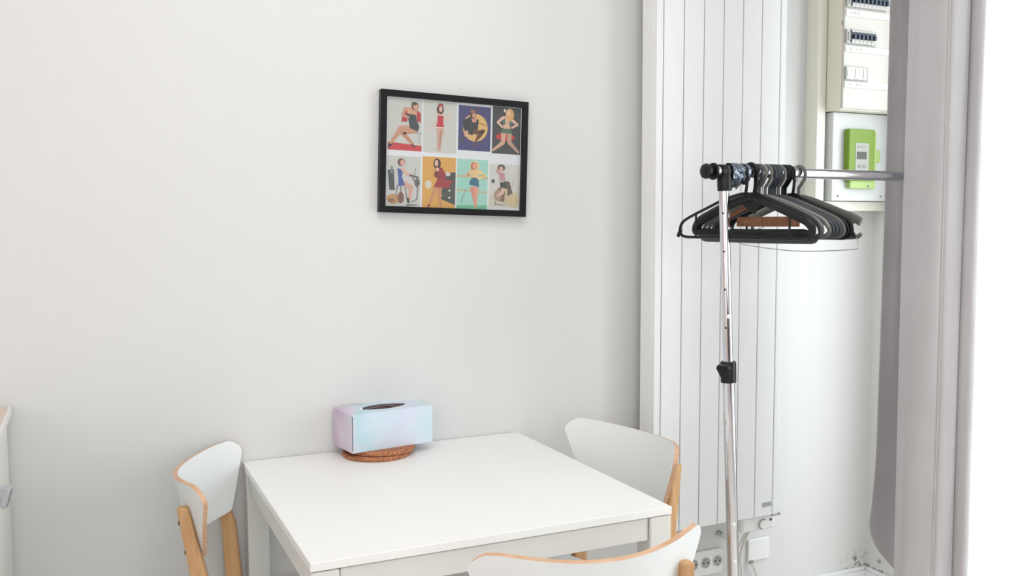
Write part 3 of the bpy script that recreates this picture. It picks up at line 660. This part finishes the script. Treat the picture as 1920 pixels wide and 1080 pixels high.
# ------------------------------------------------------------------ clothes rack
RY, RZ = -.52, 1.446
rk = thing('clothes_rack', 'chrome clothes rack with a black ball end and clamped upright beside the curtain', 'clothes rack', (1.117, RY, 0))
def K_(): return MB()
lean = -.0474
def PX(z, base=1.117): return base+lean*z-1.117
mb = K_(); mb.cyl((1.019-1.117, 0, RZ+.0007), (1.735-1.117, 0, RZ-.0007), .0128, M_chrome, n=32); mb.build('rail', rk)
for i, base in enumerate((1.117, 1.783)):
    mb = K_(); mb.cyl((PX(.94, base), 0, .94), (PX(1.43, base), 0, 1.43), .0122, M_chrome, n=28); up = mb.build('upper_tube', rk)
    mb = K_(); mb.cyl((PX(.05, base), 0, .05), (PX(.95, base), 0, .95), .0145, M_chrome, n=28); lo = mb.build('lower_tube', rk)
    # holes and button clips face the photographer's side
    hd_ = Vector((-.64, -.77, 0))
    for z in (1.347, 1.256, 1.165, 1.072):
        mb = K_(); c = Vector((PX(z, base), 0, z)); h2 = Vector((-.80, -.60, 0)); mb.cyl(c+h2*.0118, c+h2*.0126, .0026, M_dark, n=12); mb.build('adjusting_hole', up)
    for z, par, r in ((1.100, up, .0122), (.587, lo, .0145), (.492, lo, .0145)):
        mb = K_(); c = Vector((PX(z, base), 0, z)); h3 = Vector((-.35, -.93, 0)).normalized(); mb.lathe([(.0055, 0), (.005, .0018), (.003, .0028)], M_plastic, c+h3*(r-.0008), h3, n=16); mb.build('button_clip', par)
    # clamp sleeve with a triangular wing knob
    mb = K_(); d = Vector((lean, 0, 1)).normalized(); c = Vector((PX(.964, base), 0, .964))
    mb.lathe([(.0150, -.026), (.0188, -.0255), (.0192, .022), (.0170, .0255), (.0128, .0262)], M_black, c, d, n=32); sl = mb.build('clamp_sleeve', rk)
    kd = Vector((-.85, -.52, 0)).normalized(); side = kd.cross(Vector((0, 0, 1))).normalized(); kc = Vector((PX(.972, base), 0, .972))
    mb = K_(); mb.cyl(kc+kd*.017, kc+kd*.030, .006, M_black)
    tri = []
    for q in range(3):
        a = math.radians((150, 30, 270)[q]); 
        for da in (-18, 0, 18):
            aa = a+math.radians(da); tri.append((math.cos(aa)*(.0185 if da else .020), math.sin(aa)*(.0185 if da else .020)))
    tri.sort(key=lambda p: math.atan2(p[1], p[0]))
    v0 = [kc+kd*.027+side*px+Vector((0, 0, pz)) for px, pz in tri]; v1 = [kc+kd*.040+side*px*.85+Vector((0, 0, pz*.85)) for px, pz in tri]
    nT = len(tri); mb.add(v0+v1, [(k, (k+1) % nT, nT+(k+1) % nT, nT+k) for k in range(nT)]+[tuple(range(nT)), tuple(reversed(range(nT, 2*nT)))], M_black)
    mb.build('wing_knob', sl, .0015)
    # tee connector and ball end
    mb = K_(); mb.lathe([(.0150, -.046), (.0172, -.045), (.0176, .0), (.0165, .014)], M_black, (PX(RZ, base)+.002, 0, RZ), d, n=28)
    cx = 1.055-1.117 if i == 0 else 1.712-1.117
    mb.lathe([(.0145, -.020), (.0172, -.019), (.0172, .020), (.0145, .022)], M_black, (cx, 0, RZ), (1, 0, 0), n=28); mb.build('tee_connector', rk)
    s = -1 if i == 0 else 1; ex = (1.019 if i == 0 else 1.735)-1.117
    mb = K_(); mb.lathe([(.008, -.012), (.009, 0), (.0195, .001), (.0205, .004), (.0195, .008), (.0105, .009), (.010, .015), (.0125, .016), (.017, .019), (.0185, .025), (.0165, .031), (.010, .035)], M_black, (ex-s*.004, 0, RZ), (s, 0, 0), n=32)
    mb.build('end_knob', rk)
    # foot bar with castors
    bx = PX(.05, base)
    fb_ = K_(); fb_.box(bx-.014, bx+.014, -.17, .19, .046, .068, M_chrome_dull); ft_ = fb_.build('foot_bar', rk, .004)
    for yy in (-.155, .175):
        c_ = K_(); c_.cyl((bx-.010, yy, .023), (bx+.010, yy, .023), .023, M_black, n=24); c_.box(bx-.014, bx+.014, yy-.008, yy+.008, .020, .047, M_black); c_.build('castor', rk)
# crumpled grey tape wrapped round the tee joint
mb = MB(); seg, rg = 26, 9; vs = []
rng = random.Random(3)
for j in range(rg):
    x = 1.062+.052*j/(rg-1)
    for k in range(seg):
        a = 2*PI*k/seg; r = .0195+rng.uniform(-.001, .0022)
        zz = RZ+r*math.sin(a)
        if math.sin(a) < -.2 and x < 1.09: zz -= .026*(-math.sin(a)-.2)*(1-abs(x-1.07)/.04)
        if math.sin(a) < -.2 and x >= 1.085: zz -= .012*(-math.sin(a)-.2)
        vs.append((x+rng.uniform(-.001, .001), RY+r*math.cos(a)*1.02, zz))
mb.add(vs, [(j*seg+k, j*seg+(k+1) % seg, (j+1)*seg+(k+1) % seg, (j+1)*seg+k) for j in range(rg-1) for k in range(seg)], M_tape, False)
tp = mb.build('tape_wrap', rk, loc=(-1.117, -RY, 0)); tp['label'] = 'shiny grey tape wound round the joint'
so_ = tp.modifiers.new('thick', 'SOLIDIFY'); so_.thickness = .0008

# ------------------------------------------------------------------ hangers
RI = .0165
def hook_pts(style, r=.0205):
    cz = .0132-(r-.004)
    P = []
    if style == 'question':
        for a in range(205, -46, -12): P.append((r*math.cos(math.radians(a)), 0, cz+r*math.sin(math.radians(a))))
        P += [(.005, 0, cz-.027), (0, 0, cz-.033), (0, 0, -.058)]
    elif style == 'straight':
        for a in range(200, -1, -12): P.append((r*math.cos(math.radians(a)), 0, cz+r*math.sin(math.radians(a))))
        P += [(r*.99, 0, -.022), (r*.90, 0, -.040), (r*.7, 0, -.058)]
    return P
def MX(pts): return [(-x, y, z) for x, y, z in pts]
def hanger(style, label, x, twist, ma, group=None, drop=0.0):
    t = thing('coat_hanger', label, 'hanger', (x, RY, RZ), 0, group, rot=(0, 0, math.radians(-90+twist)))
    # local +x points towards the photographer's side of the rail
    N_ = (0, 1, 0)
    if style == 'wire':
        t.rotation_euler = (0, math.radians(-2.5), math.radians(-90+twist))
        h = MB(); P = hook_pts('question', .0178); h.sweep(crom(P, 2), .0012, .0012, M_wire, N_, n=6)
        h.sweep(crom([(0, 0, -.056), (.004, 0, -.075), (-.003, 0, -.09), (0, 0, -.102)], 6), .0018, .0018, M_wire, N_, n=6); h.build('hook', t)
        b = MB(); b.sweep(crom([(0, 0, -.10), (.09, 0, -.128), (.15, 0, -.145), (.165, 0, -.155), (.185, 0, -.158), (.205, 0, -.168), (.208, 0, -.186), (.19, 0, -.192), (0, 0, -.192), (-.19, 0, -.172), (-.205, 0, -.162), (-.19, 0, -.150), (-.09, 0, -.122), (0, 0, -.10)], 5), .0012, .0012, M_wire, N_, n=6)
        b.build('frame', t); return t
    if style == 'wood':
        h = MB(); P = hook_pts('question', .0178); h.sweep(crom(P, 2), .0015, .0015, M_chrome_dull, N_, n=8); h.build('hook', t)
        b = MB(); b.sweep(crom([(-.13, 0, -.110), (-.08, 0, -.092), (-.03, 0, -.072), (0, 0, -.064), (.03, 0, -.072), (.08, 0, -.092), (.13, 0, -.110)], 5), .006, .0030, M_hwood, N_, n=10); b.build('shoulder', t)
        b = MB(); b.box(-.085, .120, -.0030, .0030, -.131, -.107, M_hwood); b.build('crossbar', t, .001)
        return t
    hs = 'straight' if style in ('wide', 'slender') else 'question'
    hwid = {'wide': .0092, 'slender': .0045, 'rim': .0052, 'flat': .0050, 'notch': .0062}[style]
    h = MB(); h.sweep(crom(hook_pts(hs, .0215 if style == 'notch' else .0205), 2), hwid*.8, .0036, ma, N_, n=8); h.build('hook', t)
    ox = .0145 if hs == 'straight' else 0
    if style == 'slender':
        b = MB(); hf = [(ox, 0, -.052), (.05, 0, -.064), (.12, 0, -.088), (.175, 0, -.108), (.200, 0, -.122), (.208, 0, -.142), (.200, 0, -.154), (.180, 0, -.158)]
        lp_ = crom(MX(hf)[::-1][:-1]+hf, 5); b.sweep(lp_+[Vector((0, 0, -.158))], .0038, .0036, ma, N_, n=8, closed=True); b.build('frame', t)
        for sx in (-1, 1):
            q = MB(); q.sweep([(sx*.150, 0, -.099), (sx*.150, 0, -.158)], .0028, .0028, ma, N_, n=6); q.build('strut', t)
            q = MB(); q.sweep(crom([(sx*.204, 0, -.140), (sx*.212, 0, -.150), (sx*.214, 0, -.158)], 4), .0048, .0040, ma, N_, n=8); q.build('tip', t)
        return t
    th = {'wide': .0105, 'rim': .0042, 'flat': .0036, 'notch': .0034}[style]
    ww = {'wide': .0125, 'rim': .0080, 'flat': .0075, 'notch': .0095}[style]
    if style == 'notch':
        up = [(0, 0, -.062), (.04, 0, -.068), (.10, 0, -.086), (.150, 0, -.102), (.180, 0, -.111), (.200, 0, -.121)]
        b = MB(); b.sweep(crom(MX(up)[::-1][:-1]+up, 5), .0100, th, ma, N_, n=10); b.build('shoulder', t)
        c = MB(); c.sweep([(-.178, 0, -.155), (0, 0, -.156), (.178, 0, -.155)], .0060, th, ma, N_, n=8); c.build('crossbar', t)
        for sx in (-1, 1):
            c = MB(); c.sweep([(sx*(.186+.019*math.cos(math.radians(a))), 0, -.136+.019*math.sin(math.radians(a))) for a in range(70, 326, 15)], .0055, th, ma, N_, n=8); c.build('notch_loop', t)
        return t
    cz_ = -.147 if style == 'wide' else -.153-drop
    up = [(ox, 0, -.060), (.04, 0, -.067), (.09, 0, -.083), (.145, 0, -.103), (.178, 0, -.117), (.193, 0, -.131), (.195, 0, -.144-drop*.6), (.182, 0, cz_)]
    cl = crom(MX(up)[::-1][:-1]+up, 5); nn = len(cl)
    wl = [ww*(.6+.4*min(1, 4.0*min(k, nn-1-k)/nn)) for k in range(nn)]; tl = [th*(.55+.45*min(1, 3.0*min(k, nn-1-k)/nn)) for k in range(nn)]
    b = MB(); b.sweep(cl, wl, tl, ma, N_, n=10); b.build('shoulder', t)
    b = MB(); cw = .0110 if style == 'wide' else (.0085 if drop else .0055); b.sweep([(-.190, 0, cz_+.004), (-.184, 0, cz_+.001), (-.172, 0, cz_), (0, 0, cz_-.001), (.172, 0, cz_), (.184, 0, cz_+.001), (.190, 0, cz_+.004)], [cw*.35, cw*.75, cw, cw, cw, cw*.75, cw*.35], th*.6, ma, N_, n=10); b.build('crossbar', t)
    if style in ('rim', 'wide'):
        r_ = MB(); mr_ = M_greyh if style == 'rim' else ma
        pts = [Vector((p.x*1.0, -th*.55, p.z+ww*.62)) for p in cl[8:-8]]
        r_.sweep(pts, .0014, .0014, MATS['rim'], N_, n=6) if style == 'rim' else r_.sweep(pts, .0012, .0012, mr_, N_, n=6)
        r_.build('raised_rim', t)
    if style == 'wide':
        g = MB(); g.add([(-.04, -.003, -.066), (.04+ox, -.003, -.066), (ox, -.003, -.100), (-.04, .003, -.066), (.04+ox, .003, -.066), (ox, .003, -.100)], [(0, 1, 2), (5, 4, 3), (0, 3, 4, 1), (1, 4, 5, 2), (2, 5, 3, 0)], ma); g.build('gusset', t)
    return t
mat('rim', (176, 178, 178), .4)
M_darkgrey = mat('dark_grey_hanger_plastic', (40, 42, 46), .42)
GB = 'black hangers on the rack rail'; GS = 'slate grey hangers packed in the middle of the rack rail'
hanger('slender', 'slender black tubular hanger first on the rail, its tip farthest left', 1.1000, 8, M_black2)
hanger('wide', 'broad black moulded suit hanger at the front of the row', 1.1280, 5, M_black2)
hanger('flat', 'dark grey hanger directly behind the broad black suit hanger', 1.1460, 6.5, M_slate, drop=.009)
hanger('rim', 'mid grey hanger with pale rim and open hook, nearer of two', 1.1570, 5, M_greyh)
hanger('wood', 'brown wooden hanger glimpsed through the openings of the black hangers', 1.1660, 4, None)
hanger('rim', 'mid grey hanger with pale rim and wide open hook, farther of two', 1.1750, 6, M_greyh)
for k, (xx, tw) in enumerate(((1.1880, 5.5), (1.1965, 6), (1.2050, 6.5))):
    hanger('flat', ('thin slate hanger nearest us of the slate three in mid rail', 'thin slate hanger in the middle of the slate three in mid rail', 'thin slate hanger farthest of the slate three in mid rail')[k], xx, tw, M_slate, GS)
hanger('flat', 'grey hanger with open hook just before the three black hangers', 1.2160, 7, M_greyh)
for k, (xx, tw) in enumerate(((1.2290, 6), (1.2375, 5.5), (1.2465, 1.5))):
    hanger('slender' if k == 2 else 'flat', ('foremost of the three black hangers near the far end of the row', 'middle one of the three black hangers near the far end', 'farthest black hanger, its dark tip showing before the grey notched one')[k], xx, tw, M_black2, 'three black hangers toward the far end')
hanger('wire', 'thin metal wire hanger drooping below all the plastic ones', 1.2620, 0, None)
hanger('notch', 'flat grey hanger with notched ends, last and farthest on the rail', 1.2800, 1.5, M_greyh)

# ------------------------------------------------------------------ curtain
ct = thing('curtain', 'grey satin curtain gathered in folds at the bright street door', 'curtain', (1.68, -.56, 0))
ctrl = [(1.758, -.346), (1.790, -.362), (1.842, -.395), (1.874, -.470), (1.850, -.572), (1.765, -.606), (1.662, -.594), (1.612, -.553), (1.598, -.572),
        (1.586, -.605), (1.589, -.640), (1.602, -.664), (1.614, -.671), (1.620, -.678), (1.640, -.683), (1.659, -.687), (1.668, -.681), (1.664, -.700), (1.668, -.7165), (1.690, -.712), (1.74, -.665), (1.79, -.62)]
path = crom([(x, y, 0) for x, y in ctrl], 7); NP = len(path)
# arc length
al = [0]
for a, b in zip(path, path[1:]): al.append(al[-1]+(b-a).length)
ZTOP = 2.36; NZ = 70
def hem(s):        # s = arc length from the left free edge (m): the corner is lifted
    if s < .07: return .428-.14*max(0, s/.07)**.48
    return max(.11, .288-.8*(s-.07))
vs = []
for j in range(NZ+1):
    v = j/NZ
    for i, p in enumerate(path):
        s = al[i]; zb = hem(s); z = zb+(ZTOP-zb)*v
        q = max(0, 1-z/1.5); e = max(0, 1-s/.10)
        kick = .013*max(0, 1-abs(z-.428)/.26)**2
        x = p.x-.004*q*e - kick*e*.4; y = p.y+e*(.012*q**1.3+kick*.9)
        wv = .004*math.sin(s*38+z*1.7)+.003*math.sin(s*61-z*4.3+1)
        k = 1 if s > .05 else s/.05
        if .12 < s < .36: wv *= .5
        x += wv*k*.8; y += wv*k*.35
        # crease line of the hem drifts a little to the left going down
        if .60 < s < .75: y += .006*(1-z/1.9)*(1-abs(s-.675)/.075)
        vs.append((x-1.68, y+.56, z))
mb = MB(); mb.add(vs, [(j*NP+i, j*NP+i+1, (j+1)*NP+i+1, (j+1)*NP+i) for j in range(NZ) for i in range(NP-1)], M_curtain, True)
cu = mb.build('drape', ct); so_ = cu.modifiers.new('thick', 'SOLIDIFY'); so_.thickness = .0016
ii = min(range(NP), key=lambda i: abs(path[i].x-1.614)+abs(path[i].y+.671))
mb = MB(); mb.sweep([Vector(vs[j*NP+ii])+Vector((-.0035, -.002, 0)) for j in range(1, NZ+1)], .0011, .0011, M_curtain_edge, n=6); mb.build('hem_seam', ct)
rd = thing('curtain_rod', 'white curtain rod under the ceiling above the street door', 'curtain rod', (1.70, -1.3, 2.40))
mb = MB(); mb.cyl((0, -1.1, 0), (0, 1.1, 0), .012, M_plastic); mb.build('rod', rd)
for yy in (-1.05, 1.05):
    mb = MB(); mb.cyl((0, yy, 0), (0, yy, .30), .007, M_plastic); mb.build('ceiling_bracket', rd)
for k in range(0, NP, 14):
    p = path[k]; mb = MB(); mb.sweep([(.015*math.cos(a*PI/8), 0, .015*math.sin(a*PI/8)) for a in range(16)], .0015, .0015, M_chrome_dull, (0, 1, 0), n=6, closed=True)
    y = -.40-.35*k/NP; mb.build('curtain_ring', ct, loc=(1.70-1.68, y+.56, 2.397))

# ------------------------------------------------------------------ cabinet at the left edge
cb_ = thing('cabinet', 'white cabinet with pale pinkish top at the left edge of the picture', 'cabinet', (-.80, -.30, 0))
B(-.30, .300, -.55, .286, .905, .923, M_counter).build('worktop', cb_, .001)
B(.300, .306, -.55, .288, .905, .9235, M_cab).build('edge_band', cb_, .001)
B(-.30, .296, -.53, .286, .06, .905, M_cab).build('carcass', cb_, .002)
B(-.28, .28, -.548, -.530, .08, .895, M_cab).build('cabinet_door', cb_, .002)
B(-.26, .26, -.50, .27, 0, .06, M_cab).build('plinth', cb_, .002)
tr_ = thing('towel_rail', 'short chrome rail with a flared end cap on the cabinet side', 'towel rail', (-.504, -.745, .915))
mb = MB(); mb.cyl((0, 0, 0), (.042, 0, 0), .0065, M_chrome_dull); mb.lathe([(.003, -.018), (.0055, -.016), (.0085, .000), (.0105, .012), (.0105, .014), (.007, .0155)], M_chrome_dull, (.0475, 0, .001), (.12, 0, 1), n=24)
mb.build('rail', tr_)
mb = MB(); mb.sweep(crom([(.020, 0, -.006), (.024, 0, -.020), (.030, 0, -.036), (.022, 0, -.050), (.014, 0, -.042)], 5), .0030, .0030, M_chrome_dull, n=8); mb.build('hook', tr_)
